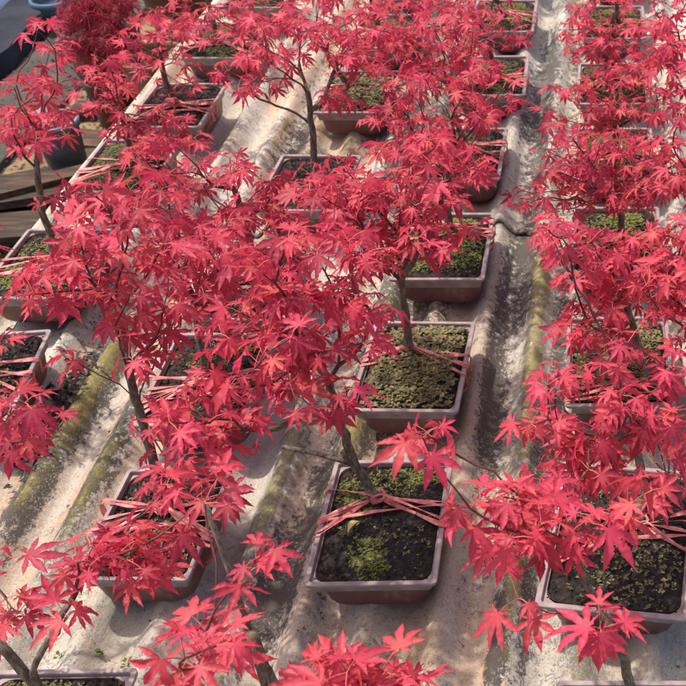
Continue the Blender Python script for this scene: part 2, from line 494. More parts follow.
# ------------------------------------------------------------------ pots
PW, PD, PH = .210, .278, .077
def rrect(w, d, r, z, n=5):
    pts = []
    for cx, cy, a0 in ((w / 2 - r, d / 2 - r, 0), (-w / 2 + r, d / 2 - r, 90), (-w / 2 + r, -d / 2 + r, 180), (w / 2 - r, -d / 2 + r, 270)):
        for k in range(n):
            a = R(a0 + 90 * k / (n - 1)); pts.append((cx + r * math.cos(a), cy + r * math.sin(a), z))
    return np.array(pts)
def loft(mb, rings, closed_bottom=False):
    n = len(rings[0]); V = np.concatenate(rings)
    F = [(i * n + j, i * n + (j + 1) % n, (i + 1) * n + (j + 1) % n, (i + 1) * n + j) for i in range(len(rings) - 1) for j in range(n)]
    if closed_bottom: F.append(tuple(range(n - 1, -1, -1)))
    mb.add(V, F)
def pot_meshes():
    b = MB()
    loft(b, [rrect(PW * .72, PD * .76, .03, -.006), rrect(PW * .79, PD * .83, .036, -.003), rrect(PW * .835, PD * .875, .038, .006),
             rrect(PW * .865, PD * .90, .034, .035), rrect(PW - .026, PD - .026, .024, PH - .006), rrect(PW - .0255, PD - .0255, .022, PH - .005)], True)
    bo = b.build('pot', M_POT); bme = bo.data; bpy.data.objects.remove(bo)
    r = MB()
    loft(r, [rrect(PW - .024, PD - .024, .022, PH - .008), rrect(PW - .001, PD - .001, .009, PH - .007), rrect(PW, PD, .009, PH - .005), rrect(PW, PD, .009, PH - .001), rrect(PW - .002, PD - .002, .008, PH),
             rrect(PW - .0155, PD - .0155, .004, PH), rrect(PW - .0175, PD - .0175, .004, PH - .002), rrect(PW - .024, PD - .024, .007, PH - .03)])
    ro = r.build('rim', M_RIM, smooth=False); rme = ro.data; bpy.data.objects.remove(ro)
    return bme, rme
POT_ME, RIM_ME = pot_meshes()

def soil_mesh(seed):
    g = np.random.default_rng(seed); mb = MB()
    w, d = PW - .021, PD - .021; nx, ny = 34, 38
    xs = np.linspace(-w / 2, w / 2, nx); ys = np.linspace(-d / 2, d / 2, ny)
    X, Y = np.meshgrid(xs, ys)
    ph = g.uniform(0, 6, 8); Z = np.zeros_like(X)
    for k in range(8):
        f = 15 * 1.5 ** k; a = g.uniform(0, 6.28)
        Z += .004 / 1.35 ** k * np.sin(f * (X * math.cos(a) + Y * math.sin(a)) + ph[k])
    edge = np.minimum(np.minimum(w / 2 - abs(X), d / 2 - abs(Y)), .03) / .03
    Z = PH - .0115 + Z * .55 * edge + .008 * edge + g.normal(0, .0012, X.shape)
    mb.add(np.c_[X.ravel(), Y.ravel(), Z.ravel()], [(j * nx + i, j * nx + i + 1, (j + 1) * nx + i + 1, (j + 1) * nx + i) for j in range(ny - 1) for i in range(nx - 1)])
    oc = np.array([[1, 0, 0], [-1, 0, 0], [0, 1, 0], [0, -1, 0], [0, 0, 1], [0, 0, -1.]])
    of = [(0, 2, 4), (2, 1, 4), (1, 3, 4), (3, 0, 4), (2, 0, 5), (1, 2, 5), (3, 1, 5), (0, 3, 5)]
    def zat(x, y):
        i = int(np.clip((x + w / 2) / w * (nx - 1), 0, nx - 1)); j = int(np.clip((y + d / 2) / d * (ny - 1), 0, ny - 1)); return Z[j, i]
    for _ in range(1100):
        x, y = g.uniform(-w / 2 + .004, w / 2 - .004), g.uniform(-d / 2 + .004, d / 2 - .004)
        s = g.uniform(.0012, .0034) * (1.6 if g.uniform() < .08 else 1)
        mb.add(oc * s * g.uniform(.5, 1.5, (6, 3)) + np.array([x, y, zat(x, y) + s * .3]), of)
    o = mb.build('soil', M_SOIL, smooth=False); me = o.data; bpy.data.objects.remove(o)
    return me, zat
SOILS = [soil_mesh(s) for s in (1, 2, 3)]
def rosette_mesh(name, zat, seed, n, patches, size, material, up=.5, petals=3):
    """small growth on the soil: patches = [(x, y, r)]"""
    g = np.random.default_rng(seed); mb = MB(); w, d = PW - .034, PD - .034
    for _ in range(n):
        cx, cy, r = patches[int(g.integers(len(patches)))]
        a = g.uniform(0, 6.28); q = r * math.sqrt(g.uniform(0, 1)) * g.uniform(.7, 1.1)
        x, y = cx + q * math.cos(a), cy + q * math.sin(a)
        if abs(x) > w / 2 or abs(y) > d / 2: continue
        z = zat(x, y) + g.uniform(.001, size * 1.3) * (1 - .5 * q / r)
        t = (float(g.uniform(0, 1)), 0, 0); s = size * g.uniform(.5, 1.25); a0 = g.uniform(0, 6.28)
        npet = int(g.integers(max(2, petals - 2), petals + 2))
        for k in range(npet):
            aa = a0 + k * 6.283 / npet + g.normal(0, .35); s = size * g.uniform(.4, 1.3); dx, dy = math.cos(aa), math.sin(aa); u = up * g.uniform(.2, 1.3)
            v = np.array([[0, 0, 0], [dx * .55 - dy * .38, dy * .55 + dx * .38, u * .6], [dx, dy, u * .7], [dx * .55 + dy * .38, dy * .55 - dx * .38, u * .6]]) * s
            mb.add(v + np.array([x, y, z]), [(0, 3, 2, 1)], t)
    o = mb.build(name, material, attrs=True, smooth=False); me = o.data; bpy.data.objects.remove(o); return me
MOSS = [rosette_mesh('moss', SOILS[0][1], 11, 2300, [(-.015, -.07, .036), (-.005, -.095, .03), (-.05, .035, .028), (.0, .085, .05), (-.075, .07, .03), (.06, .10, .03)], .0030, M_MOSSB),
        rosette_mesh('weeds', SOILS[1][1], 12, 1900, [(0, -.045, .10), (-.01, .03, .11), (.02, .09, .08), (0, -.08, .09)], 0.0078, M_WEED, .5, 4),
        rosette_mesh('moss', SOILS[2][1], 13, 2600, [(0, .03, .09), (.04, -.04, .07), (-.05, -.05, .06), (.02, .09, .05)], .0042, M_MOSSB),
        rosette_mesh('weeds', SOILS[0][1], 14, 420, [(0, 0, .13), (.02, -.06, .08)], .0045, M_WEED, .4, 4),
        rosette_mesh('moss', SOILS[1][1], 15, 3400, [(0, 0, .12), (.03, -.06, .09), (-.04, .07, .08)], .004, M_MOSS),
        rosette_mesh('weeds', SOILS[0][1], 16, 210, [(0, 0, .13), (.02, -.06, .08), (-.04, .06, .06)], .0042, M_WEED, .6, 4)]

def tie_mesh(parent, seed, tx, ty, zs):
    """flat pink tapes knotted round the trunk foot and round the pot"""
    g = np.random.default_rng(seed); mb = MB(); hw, hd = PW / 2, PD / 2
    def strip(pts, w0):
        pts = np.array(pts); seg = np.linalg.norm(np.diff(pts, axis=0), axis=1); cum = np.r_[0, np.cumsum(seg)]
        s = np.linspace(0, cum[-1], 46); q = np.c_[[np.interp(s, cum, pts[:, i]) for i in range(3)]].T
        for _ in range(1): q[1:-1] = (q[:-2] + 2 * q[1:-1] + q[2:]) / 4
        tan = np.gradient(q, axis=0); tan /= np.linalg.norm(tan, axis=1)[:, None]
        ph, am = g.uniform(0, 6), g.uniform(.3, .8)
        V = []
        for i in range(len(q)):
            sd = np.cross(tan[i], np.array([0, 0, 1.]))
            if np.linalg.norm(sd) < .3: sd = np.array([0, 1., 0])
            sd = nrm(sd); up = np.cross(sd, tan[i]); an = am * math.sin(i * .13 + ph)
            wv = (sd * math.cos(an) + up * math.sin(an)) * w0 * (.8 + .3 * math.sin(i * .31 + ph * 2)); 
            V += [q[i] - wv, q[i] + up * w0 * .3, q[i] + wv]
        F = [(3 * i + j, 3 * i + j + 1, 3 * i + 4 + j, 3 * i + 3 + j) for i in range(len(q) - 1) for j in (0, 1)]
        mb.add(V, F)
    for k in range(int(g.integers(5, 8))):
        yl = np.clip(ty + g.uniform(-.12, .03), -hd + .02, hd - .02); yr = np.clip(ty + g.uniform(-.09, .04), -hd + .02, hd - .02)
        zc = zs + g.uniform(.006, .024); o = .010
        w0 = g.uniform(.0016, .0052)
        strip([(-hw + .020, yl - .004, PH - .05), (-hw - .003, yl, PH - .03), (-hw - .0035, yl, PH), (-hw + .006, yl, PH + .004), (tx - o, ty - .006, zc), (tx + g.uniform(-.005, .005), ty - .013, zc - .002)], w0)
        strip([(tx - .006, ty - .014, zc - .001), (tx + o, ty - .006, zc), (hw - .006, yr, PH + .004), (hw + .0035, yr, PH), (hw + .003, yr, PH - .03), (hw - .020, yr - .004, PH - .05)], w0)
    # one loose tape running in front of the trunk
    yf = np.clip(ty - g.uniform(.03, .05), -hd + .02, hd); w0 = .0042
    strip([(-hw - .0035, yf - .02, PH - .03), (-hw - .003, yf - .02, PH + .002), (tx, yf, PH + .004), (hw + .003, yf + .015, PH + .004), (hw + .0035, yf + .01, PH - .035)], w0)
    a = np.arange(0, 14) / 13 * 6.283
    strip(np.c_[tx + .0125 * np.cos(a), ty + .0125 * np.sin(a), zs + .012 + .003 * np.sin(a * 2)], .004)
    mb.build('tie', M_TIE, parent)

# ------------------------------------------------------------------ the potted maples
def potted(label, x, yf, rz=0, blobs=(), trunk=None, soil=0, moss=None, tie=True, seed=1, center=None, hi=True, size=None,
           trunk_r=.0088, per=(3, 5), w=1.0, base_px=None, stub=None, group='potted red maples in rows on the bench', warm=.25, bright=.55, spread=.05, droop=.6, auto=0, dens=None):
    """x, yf: world position of the middle of the front rim. blobs: (px, py, rx, ry, n) in the photo."""
    zb = .041
    if size is None: size = .0345 if hi and yf < 1 else .0305
    x, yf = TR(x, yf); center = None if center is None else (*TR(center[0], center[1] - .05), center[2] - .05)
    yc = yf + PD / 2 * w
    root = empty('potted_maple', (x, yc, zb), rz)
    tag(root, label, 'potted maple', group)
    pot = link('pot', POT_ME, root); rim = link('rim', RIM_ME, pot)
    sm, zat = SOILS[soil]
    link('soil', sm, root)
    if moss is not None:
        for m in (moss if hasattr(moss, '__len__') else [moss]):
            mo = link(MOSS[m].name.split('.')[0], MOSS[m], root); mo['kind'] = 'stuff'
    if w != 1.0: pot.scale = (w, w, 1)
    for ch in root.children:
        if ch.name.split('.')[0] in ('pot', 'soil', 'moss', 'weeds'): ch.scale = (w, w, 1)
    g = np.random.default_rng(seed)
    zs = zb + PH - .006
    if base_px is not None: base = P(base_px[0], base_px[1], zs)
    else: base = np.array([x + g.uniform(-.02, .02), yc + g.uniform(-.02, .03), zs])
    base[2] = zs - .004
    if center is None: center = (x, yc + .05, .50)
    ctr = np.array(center, float)
    tips = []
    dn = dens if dens is not None else (.58 if hi else 1.12)
    for (bx, by, rx, ry, n) in blobs:
        n = max(1, int(round(n * dn))); rx, ry = max(rx - 8, rx * .7), max(ry - 8, ry * .7)
        got = []
        for _ in range(n * 14):
            a = g.uniform(0, 6.28); q = math.sqrt(g.uniform(0, 1)); px, py = bx + rx * q * math.cos(a), by + ry * q * math.sin(a)
            r = nrm(ray(px, py)); o = np.array([0, 0, HC])
            t = (ctr - o) @ r + g.normal(0, spread)
            p = o + r * t
            got.append(p)
        got = np.array(got)
        sel = [got[0]]
        for _ in range(n - 1):
            d = np.min(np.linalg.norm(got[:, None] - np.array(sel)[None], axis=2), axis=1)
            c = g.choice(len(got), min(len(got), 30), replace=False); sel.append(got[c[np.argmax(d[c])]])
        tips += [p for p in sel if p[2] > .16]
    for _ in range(int(auto * 1.0)):
        v = nrm(g.normal(0, 1, 3)) * g.uniform(.4, 1) ** .5
        tips.append(ctr + v * np.array([.17, .15, .13]))
    # (leaf tips are real points in the tree's own crown)
    if trunk is not None: tpts = [Q(px, py, Y) for px, py, Y in trunk]
    else:
        cm = np.mean(tips, axis=0) if tips else ctr
        h = g.uniform(.17, .24)
        f = (np.array([base[0], base[1], 0]) * .62 + cm * .38); f[2] = base[2] + h
        tpts = [base * .55 + f * .45 + np.array([g.uniform(-.015, .015), g.uniform(-.01, .01), .0]), f]
    st = None
    if stub: st = [(Q(*a), Q(*b), r) for a, b, r in stub]
    rotinv = Matrix.Rotation(-rz, 4, 'Z')
    before = set(C.objects)
    nl = tree_parts(root, (x, yc, zb), base, tpts, [np.array(t) for t in tips], seed, hi, size, trunk_r, per=per, stub=st, warm=warm, bright=bright, droop=droop)
    for o in set(C.objects) - before: o.matrix_local = rotinv @ o.matrix_local   # tree parts were laid out unrotated
    if tie:
        b = rotinv.to_3x3() @ Vector((base[0] - x, base[1] - yc, 0))
        tie_mesh(root, seed + 5, b.x, b.y, PH - .006)
    if tips:
        T = np.array(tips); print(f'{label[:40]:40s} tips {len(tips)} leaves {nl} z {T[:,2].min():.2f}-{T[:,2].max():.2f} dist {np.linalg.norm(T[:,:2]-base[:2],axis=1).max():.2f}')
    return root

# ------------------------------------------------------------------ the bench of corrugated sheets
PITCHX, CR0, AMP = .125 * .906, -.18 * .906, .0195
def prof(x): return 2 * AMP * (.5 + .5 * np.cos(2 * math.pi * (x - CR0) / PITCHX)) ** 1.5
STAINS = [(-.22, 2.3, .05, .6, .62), (-.12, 2.5, .03, .6, .5), (-.23, 1.50, .035, .25, .7), (-.27, 1.2, .022, .40, .75), (-.12, 1.15, .02, .5, .7), (-.245, 1.0, .02, .35, .5), (-1.20, 1.08, .05, .22, .9), (-1.19, .85, .035, .16, .8), (-1.06, .86, .02, .2, .6),
          (-.62, .62, .03, .14, .8), (-.60, .75, .03, .2, .6), (-.15, .72, .018, .2, .9), (-.19, .50, .02, .1, .7), (-.5, 1.3, .1, .5, .5), (-.98, 2.0, .05, .5, .5), (-.6, 2.1, .1, .8, .5), (-1.3, 1.4, .06, .2, .5)]
MOSSES = [(-.18, 1.25, .022, .35, 1.0), (-.18, .62, .02, .15, .6), (-1.18, 1.05, .025, .12, 1.1), (-1.055, .83, .02, .12, .7), (-1.18, .80, .02, .06, .6), (-.68, .62, .03, .08, .6), (-.68, .80, .025, .2, .8), (-.55, .95, .02, .15, .6), (-1.3, 1.3, .03, .1, .8),
          (-.46, 1.45, .06, .12, .9), (-.42, 1.9, .05, .2, .7), (-.93, 1.3, .03, .3, .6), (-1.14, 1.8, .03, .4, .4), (-.8, 1.9, .03, .3, .5), (-.1, 2.2, .03, .3, .5), (-.05, .5, .03, .1, .5), (-.55, 1.9, .04, .2, .6)]
def field(lst, X, Y):
    X = X / .906; Y = (Y - .4756) / 1.0746
    out = np.zeros_like(X)
    for (cx, cy, sx, sy, a) in lst: out = np.maximum(out, a * np.exp(-((X - cx) / sx) ** 2 * .7 - ((Y - cy) / sy) ** 2 * .7))
    return out
def sheet(x0, x1, y0, y1, lift, label, seed):
    g = np.random.default_rng(seed)
    nx = int((x1 - x0) / PITCHX * 14) + 1; ny = int((y1 - y0) / .02) + 1
    xs = np.linspace(x0, x1, nx); X, T = np.meshgrid(xs, np.linspace(0, 1, ny))
    e0 = .006 * np.sin(xs * 37 + seed) + .005 * np.sin(xs * 91 + 2) + g.normal(0, .0018, nx) - .02 * np.exp(-((xs + .18) / .03) ** 2)
    Y = y0 + e0[None] * (1 - T) ** 6 + (y1 - y0) * T
    Z = prof(X) + lift + .0015 * np.sin(Y * 3 + X * 2) + .0008 * np.sin(Y * 31 + X * 17)
    V = np.c_[X.ravel(), Y.ravel(), Z.ravel()]
    F = [(j * nx + i, j * nx + i + 1, (j + 1) * nx + i + 1, (j + 1) * nx + i) for j in range(ny - 1) for i in range(nx - 1)]
    nv = len(V); th = .006
    V2 = V - np.array([0, 0, th])
    F2 = [tuple(i + nv for i in reversed(f)) for f in F]
    top = lambda j, i: j * nx + i
    S = [(top(0, i) + nv, top(0, i + 1) + nv, top(0, i + 1), top(0, i)) for i in range(nx - 1)] + [(top(ny - 1, i), top(ny - 1, i + 1), top(ny - 1, i + 1) + nv, top(ny - 1, i) + nv) for i in range(nx - 1)] \
        + [(top(j, 0), top(j + 1, 0), top(j + 1, 0) + nv, top(j, 0) + nv) for j in range(ny - 1)] + [(top(j, nx - 1) + nv, top(j + 1, nx - 1) + nv, top(j + 1, nx - 1), top(j, nx - 1)) for j in range(ny - 1)]
    me = bpy.data.meshes.new('corrugated_sheet')
    me.from_pydata(np.r_[V, V2].tolist(), [], F + F2 + S)
    me.polygons.foreach_set('use_smooth', [True] * len(F) * 2 + [False] * len(S))
    me.materials.append(M_SHEET)
    cr = (Z - lift) / (2 * AMP)
    slope = 1 - np.abs(2 * cr - 1)
    lo = .5 + .5 * np.sin(X * 13 + np.sin(Y * 2.3) * 2 + Y * 1.7)
    gr = np.clip(field(STAINS, X, Y) + 0.27 * slope * lo, 0, 1.2)
    mo = np.clip(field(MOSSES, X, Y) * (.4 + .6 * cr) + .22 * cr * (.5 + .5 * np.sin(X * 21 + Y * 3.1)), 0, 1.2)
    for nme, arr in (('crest', cr), ('grime', gr), ('mossy', mo)):
        a = me.attributes.new(nme, 'FLOAT', 'POINT'); a.data.foreach_set('value', np.r_[arr.ravel(), arr.ravel()].astype(np.float32))
    me.update()
    o = link('corrugated_sheet', me)
    tag(o, label, 'corrugated sheet', 'corrugated cement sheets of the bench')
sheet(-1.409, -.55, -.2, 2.27, .0, 'weathered cream corrugated sheet at near left, under the lower left pots', 1)
sheet(-.60, .78, -.2, 2.27, .0075, 'stained corrugated sheet at near right with mossy ridge between two pot columns', 2)
sheet(-1.409, -.55, 2.22, 5.2, .012, 'corrugated sheet at far left along the pale rail', 3)
sheet(-.60, .78, 2.22, 5.2, .0195, 'dark stained corrugated sheet at far right with chipped front edge', 4)

M_RAIL = simple('bleached_wood', (.22, .19, .12), (.62, .55, .46), 18, .85, .8, .004, sc=(1, .3, 1))
def wood(name, stops):
    m, nt, b, o = mat(name); v = mapping(nt, (.09, 1, 1))
    c = ramp(nt, noise(nt, 55, 10, .75, v, .6), stops)
    c = mix(nt, ramp(nt, noise(nt, 9, 6, .6, mapping(nt)), [(.48, 0.), (.68, .7)]), c, (.05, .032, .022))
    nt.links.new(c, b.inputs['Base Color']); b.inputs['Roughness'].default_value = .9
    bump(nt, b, noise(nt, 90, 8, .8, v), 1.0, .006); return m
M_WOOD = wood('old_brown_timber', [(.36, (.028, .014, .008)), (.5, (.11, .058, .030)), (.66, (.22, .135, .08))])
M_WOODD = wood('dark_wet_timber', [(.36, (.016, .010, .008)), (.52, (.065, .04, .026)), (.68, (.17, .115, .075))])
rb = MB()
ys = np.linspace(-.2, 5.2, 60)
for i in range(59):
    pass
V = []
for y in ys:
    wv = .002 * math.sin(y * 5) + .0015 * math.sin(y * 17)
    for dx, dz in ((-.016, -.03), (-.016, .012), (.014, .014), (.014, -.03)): V.append((-1.427 + dx + wv, y, .02 + dz + wv * .5))
rb.add(V, [(4 * i + j, 4 * i + (j + 1) % 4, 4 * i + 4 + (j + 1) % 4, 4 * i + 4 + j) for i in range(59) for j in range(4)] + [(3, 2, 1, 0), (236, 237, 238, 239)])
rail = rb.build('wooden_rail', M_RAIL, smooth=False)
tag(rail, 'long pale bleached wooden rail along the left edge of the bench', 'rail')
sup = empty('bench_frame', (-.4, 2.5, -.5)); tag(sup, 'dark timber frame of beams and posts under the corrugated bench', 'bench frame')
for x in (-1.33, -.45, .62):
    b = MB(); box(b, (x + .4, 0, .43), (.06, 5.2, .07)); b.build('beam', M_WOODD, sup, smooth=False)
    for y in (0, 1.6, 3.3, 4.9):
        b = MB(); box(b, (x + .4, y - 2.5, .197), (.07, .07, .394)); b.build('post', M_WOODD, sup, smooth=False)

# ------------------------------------------------------------------ ground left of the bench
def ground():
    mb = MB(); g = np.random.default_rng(3)
    xs = np.r_[np.linspace(-60, -5, 12), np.linspace(-4.8, -1.0, 96), np.linspace(-.5, 40, 12)]; ys = np.r_[np.linspace(-20, 0, 8), np.linspace(.2, 5.5, 120), np.linspace(6, 80, 14)]
    X, Y = np.meshgrid(xs, ys); Z = -.5 + .008 * np.sin(X * 5 + Y * 3) + .006 * np.sin(X * 13 - Y * 9) + g.normal(0, .003, X.shape)
    nx, ny = len(xs), len(ys)
    mb.add(np.c_[X.ravel(), Y.ravel(), Z.ravel()], [(j * nx + i, j * nx + i + 1, (j + 1) * nx + i + 1, (j + 1) * nx + i) for j in range(ny - 1) for i in range(nx - 1)])
    m = simple('sandy_ground', (.13, .085, .045), (.36, .25, .13), 5, .9, .8, .01)
    o = mb.build('ground', m); o['kind'] = 'structure'
ground()

def solid(name, mb, m, label, cat, group=None, smooth=False):
    return tag(mb.build(name, m, smooth=smooth), label, cat, group)
# far strips lying parallel to the bench
M_DKPL = simple('dark_grey_plastic', (.014, .016, .024), (.035, .037, .048), 6, .75, .5, .01, .15)
M_GRN = simple('grey_green_mat', (.045, .042, .034), (.085, .078, .06), 8, .8, .5, .006)
M_BLUE = simple('pale_blue_tarpaulin', (.45, .58, .72), (.62, .72, .82), 3, .35, .4, .01, .5)
def sheet_on_ground(name, x0, x1, y0, y1, z, m, label, cat, amp=.012, seed=0):
    (x0, y0), (x1, y1) = TRG(x0, y0), TRG(x1, y1)
    mb = MB(); g = np.random.default_rng(seed); xs = np.linspace(x0, x1, 30); ys = np.linspace(y0, y1, 60); X, Y = np.meshgrid(xs, ys)
    Z = z + amp * (np.sin(X * 9 + Y * 4 + seed) + .6 * np.sin(Y * 11 - X * 5) + .4 * np.sin(Y * 23 + X * 17))
    X = X + .02 * np.sin(Y * 3 + seed)
    F = [(j * 30 + i, j * 30 + i + 1, (j + 1) * 30 + i + 1, (j + 1) * 30 + i) for j in range(59) for i in range(29)]
    V = np.c_[X.ravel(), Y.ravel(), Z.ravel()]; n = len(V)
    rimi = list(range(30)) + [30 * j + 29 for j in range(1, 60)] + [59 * 30 + i for i in range(28, -1, -1)] + [30 * j for j in range(58, 0, -1)]
    k = len(rimi)
    V = np.r_[V, np.c_[V[rimi][:, :2], np.full(k, -.52)]]
    F += [(rimi[i], rimi[(i + 1) % k], n + (i + 1) % k, n + i)[::-1] for i in range(k)]
    mb.add(V, F); solid(name, mb, m, label, cat, smooth=True)
sheet_on_ground('ground_mat', -2.90, -2.52, 2.55, 6, -.475, M_GRN, 'grey green mat on the ground beyond the bench edge, upper left', 'mat', .006, 1)
sheet_on_ground('plastic_sheet', -3.16, -2.93, 2.2, 7, -.40, M_DKPL, 'dark grey plastic sheet in the upper left between the mat and blue tarpaulin', 'plastic sheet', .012, 2)
sheet_on_ground('tarpaulin', -5.2, -3.20, 3.2, 8, -.36, M_BLUE, 'pale blue tarpaulin at the top left corner', 'tarpaulin', .006, 3)

# planks in a pile
pl = [((-2.42, 2.26, -.37), (.95, .17, .03), .30, M_WOODD, 'top dark plank of the pile beside the bench, turned up to the right'),
      ((-2.48, 2.10, -.405), (.98, .16, .03), .16, M_WOODD, 'weathered dark plank just below the dark top plank of the pile'),
      ((-2.50, 2.20, -.44), (1.0, .22, .035), .10, M_WOODD, 'wide dark plank in the lower middle of the pile'),
      ((-2.50, 1.98, -.472), (1.0, .2, .03), .05, M_WOOD, 'orange brown plank lying lowest in the pile')]
for c, s, rz, m, lb in pl:
    c = (*TRG(c[0], c[1]), c[2])
    mb = MB(); box(mb, c, s, rz, jitter=.002); solid('plank', mb, m, lb, 'plank', 'planks piled beside the bench')

gg = np.random.default_rng(21)
for i, (c, s_, rz, m, lb) in enumerate([((-2.20, 2.30, -.345), (.42, .06, .022), .55, M_WOOD, 'short pale brown batten lying across the top of the plank pile'),
        ((-2.05, 2.05, -.44), (.30, .09, .02), -.5, M_WOODD, 'short dark board leaning off the pile towards the bench'),
        ((-2.32, 2.42, -.40), (.60, .05, .04), .42, M_WOODD, 'narrow dark batten behind the plank pile'),
        ((-2.02, 2.72, -.48), (.55, .10, .03), .05, M_WOOD, 'brown board lying flat behind the bucket'),
        ((-2.40, 2.86, -.478), (.7, .12, .03), -.18, M_WOOD, 'brown board on the sandy ground at the left edge behind the bucket'),
        ((-1.95, 3.05, -.46), (.8, .08, .06), .02, M_WOODD, 'dark beam lying between the glazed pots')]):
    mb = MB(); box(mb, (*TRG(c[0], c[1]), c[2]), s_, rz, jitter=.003); solid('plank', mb, m, lb, 'plank', 'planks piled beside the bench')
mb = MB()
for _ in range(2600):
    x, y = gg.uniform(-2.6, -1.5), gg.uniform(2.0, 4.4); s0 = gg.uniform(.004, .016); a = gg.uniform(0, 6.28)
    dx = np.array([math.cos(a), math.sin(a), gg.normal(0, .3)]) * s0; dy = np.array([-math.sin(a), math.cos(a), gg.normal(0, .3)]) * s0 * .5
    c = np.array([x, y, -.478 + gg.uniform(0, .01)]); mb.add([c - dx, c + dy + [0, 0, s0 * .3], c + dx, c - dy], [(0, 3, 2, 1)], (gg.uniform(0, 1), 0, 0))
tag(mb.build('ground_litter', M_LITTER, attrs=True, smooth=False), 'dead leaves and crumbs scattered on the sandy ground', 'litter', kind='stuff')

def vessel(name, loc, r_top, r_bot, h, m, label, cat, rimm=None, soil=True, plant=None):
    loc = (*TRG(loc[0], loc[1]), loc[2])
    root = empty(name, loc); tag(root, label, cat)
    a = np.arange(40) / 40 * 6.283
    ring = lambda r, z: np.c_[r * np.cos(a), r * np.sin(a), np.full(40, z)]
    b = MB(); loft(b, [ring(r_bot, 0), ring(r_bot + (r_top - r_bot) * .5, h * .5), ring(r_top, h - .02), ring(r_top * .97, h - .018), ring(r_top * .9, h * .6), ring(r_bot * .9, .02)], True)
    b.build('body', m, root)
    b = MB(); loft(b, [ring(r_top + .001, h - .028), ring(r_top + .008, h - .024), ring(r_top + .009, h), ring(r_top - .002, h + .001), ring(r_top - .004, h - .02)]); b.build('rim', rimm or m, root)
    if soil:
        b = MB(); v = ring(r_top * .955, h - .05); b.add(np.r_[v, [[0, 0, h - .035]]], [(i, (i + 1) % 40, 40) for i in range(40)]); b.build('soil', M_SOIL, root)
    return root
M_GREYP = simple('grey_blue_plastic', (.06, .055, .055), (.15, .14, .14), 9, .45, .3, .002, .5)
M_BLUER = simple('blue_violet_rim', (.10, .10, .13), (.22, .21, .27), 9, .4, 0)
M_GREYB = simple('dull_blue_plastic', (.06, .10, .15), (.12, .17, .23), 9, .5, 0)
M_TERRA = simple('ochre_ceramic', (.15, .06, .022), (.27, .12, .04), 7, .45, .3, .003, .5)
M_BROWN = simple('brown_ceramic', (.09, .038, .02), (.17, .075, .035), 7, .5, .3, .003, .5)
M_STONE = simple('grey_stone', (.15, .15, .15), (.30, .29, .28), 8, .85, .7, .01)
vessel('bucket', (-2.17, 2.54, -.5), .076, .058, .27, M_GREYP, 'grey bucket with blue rim on sandy ground left of the bench', 'bucket', M_BLUER, soil=False)
vessel('ceramic_pot', (-1.86, 2.82, -.5), .115, .08, .38, M_TERRA, 'tall ochre glazed pot standing close to the pale rail', 'pot')
vessel('ceramic_pot', (-2.15, 3.0, -.5), .14, .10, .42, M_BROWN, 'brown glazed pot under the dark crimson feathery maple', 'pot')
vessel('ceramic_pot', (-2.05, 3.55, -.5), .16, .11, .5, M_BROWN, 'brown pot at the top edge behind the ochre glazed pot', 'pot')
vessel('bowl', (-2.85, 3.85, -.40), .09, .055, .08, M_GREYB, 'dull blue bowl on the plastic sheet at the top left', 'bowl', soil=False)
def stone(loc, s, label, seed):
    loc = (*TRG(loc[0], loc[1]), loc[2])
    g = np.random.default_rng(seed); mb = MB(); n = 18; V = []; F = []
    for i in range(n + 1):
        th = math.pi * i / n
        for j in range(24):
            ph = 2 * math.pi * j / 24
            d = np.array([math.sin(th) * math.cos(ph), math.sin(th) * math.sin(ph), math.cos(th)])
            r = 1 + .12 * math.sin(3 * d[0] + seed) + .1 * math.sin(4 * d[1] + 2 * seed) + .06 * math.sin(9 * d[2] + 5 * d[0])
            V.append(np.array(loc) + d * r * np.array(s))
    for i in range(n):
        for j in range(24): F.append((i * 24 + j, (i + 1) * 24 + j, (i + 1) * 24 + (j + 1) % 24, i * 24 + (j + 1) % 24))
    mb.add(V, F); solid('boulder', mb, M_STONE, label, 'boulder', 'stones beyond the bench', True)
stone((-2.62, 3.62, -.44), (.12, .10, .07), 'rounded grey boulder near the top left beside the dull blue bowl', 2)
stone((-2.52, 2.95, -.45), (.07, .06, .05), 'small grey stone on the sandy ground behind the bucket', 5)

# crimson feathery maple beyond the bench, rooted in the brown pot
def feather_maple():
    bx, by = TRG(-2.15, 3.0)
    root = empty('feathery_maple', (bx, by, -.13)); tag(root, 'dark crimson feathery leaved maple drooping over the brown pot at upper left', 'maple')
    g = np.random.default_rng(77); tips = []
    for _ in range(85):
        px, py = 95 + g.uniform(-1, 1) * 34, 22 + g.uniform(-1, 1) * 40
        r = nrm(ray(px, py)); o = np.array([0, 0, HC]); t = (np.array([bx, by, .18]) - o) @ r + g.normal(0, .08); tips.append(o + r * t)
    tree_parts(root, (bx, by, -.13), np.array([bx, by, -.13]), [np.array([bx + .02, by, .0]), np.array([bx + .03, by, .12])], tips, 78, True, .040, .012, leafmat=M_LEAF_DK, templates=TF, per=(5, 8), droop=1.6, warm=0)
feather_maple()

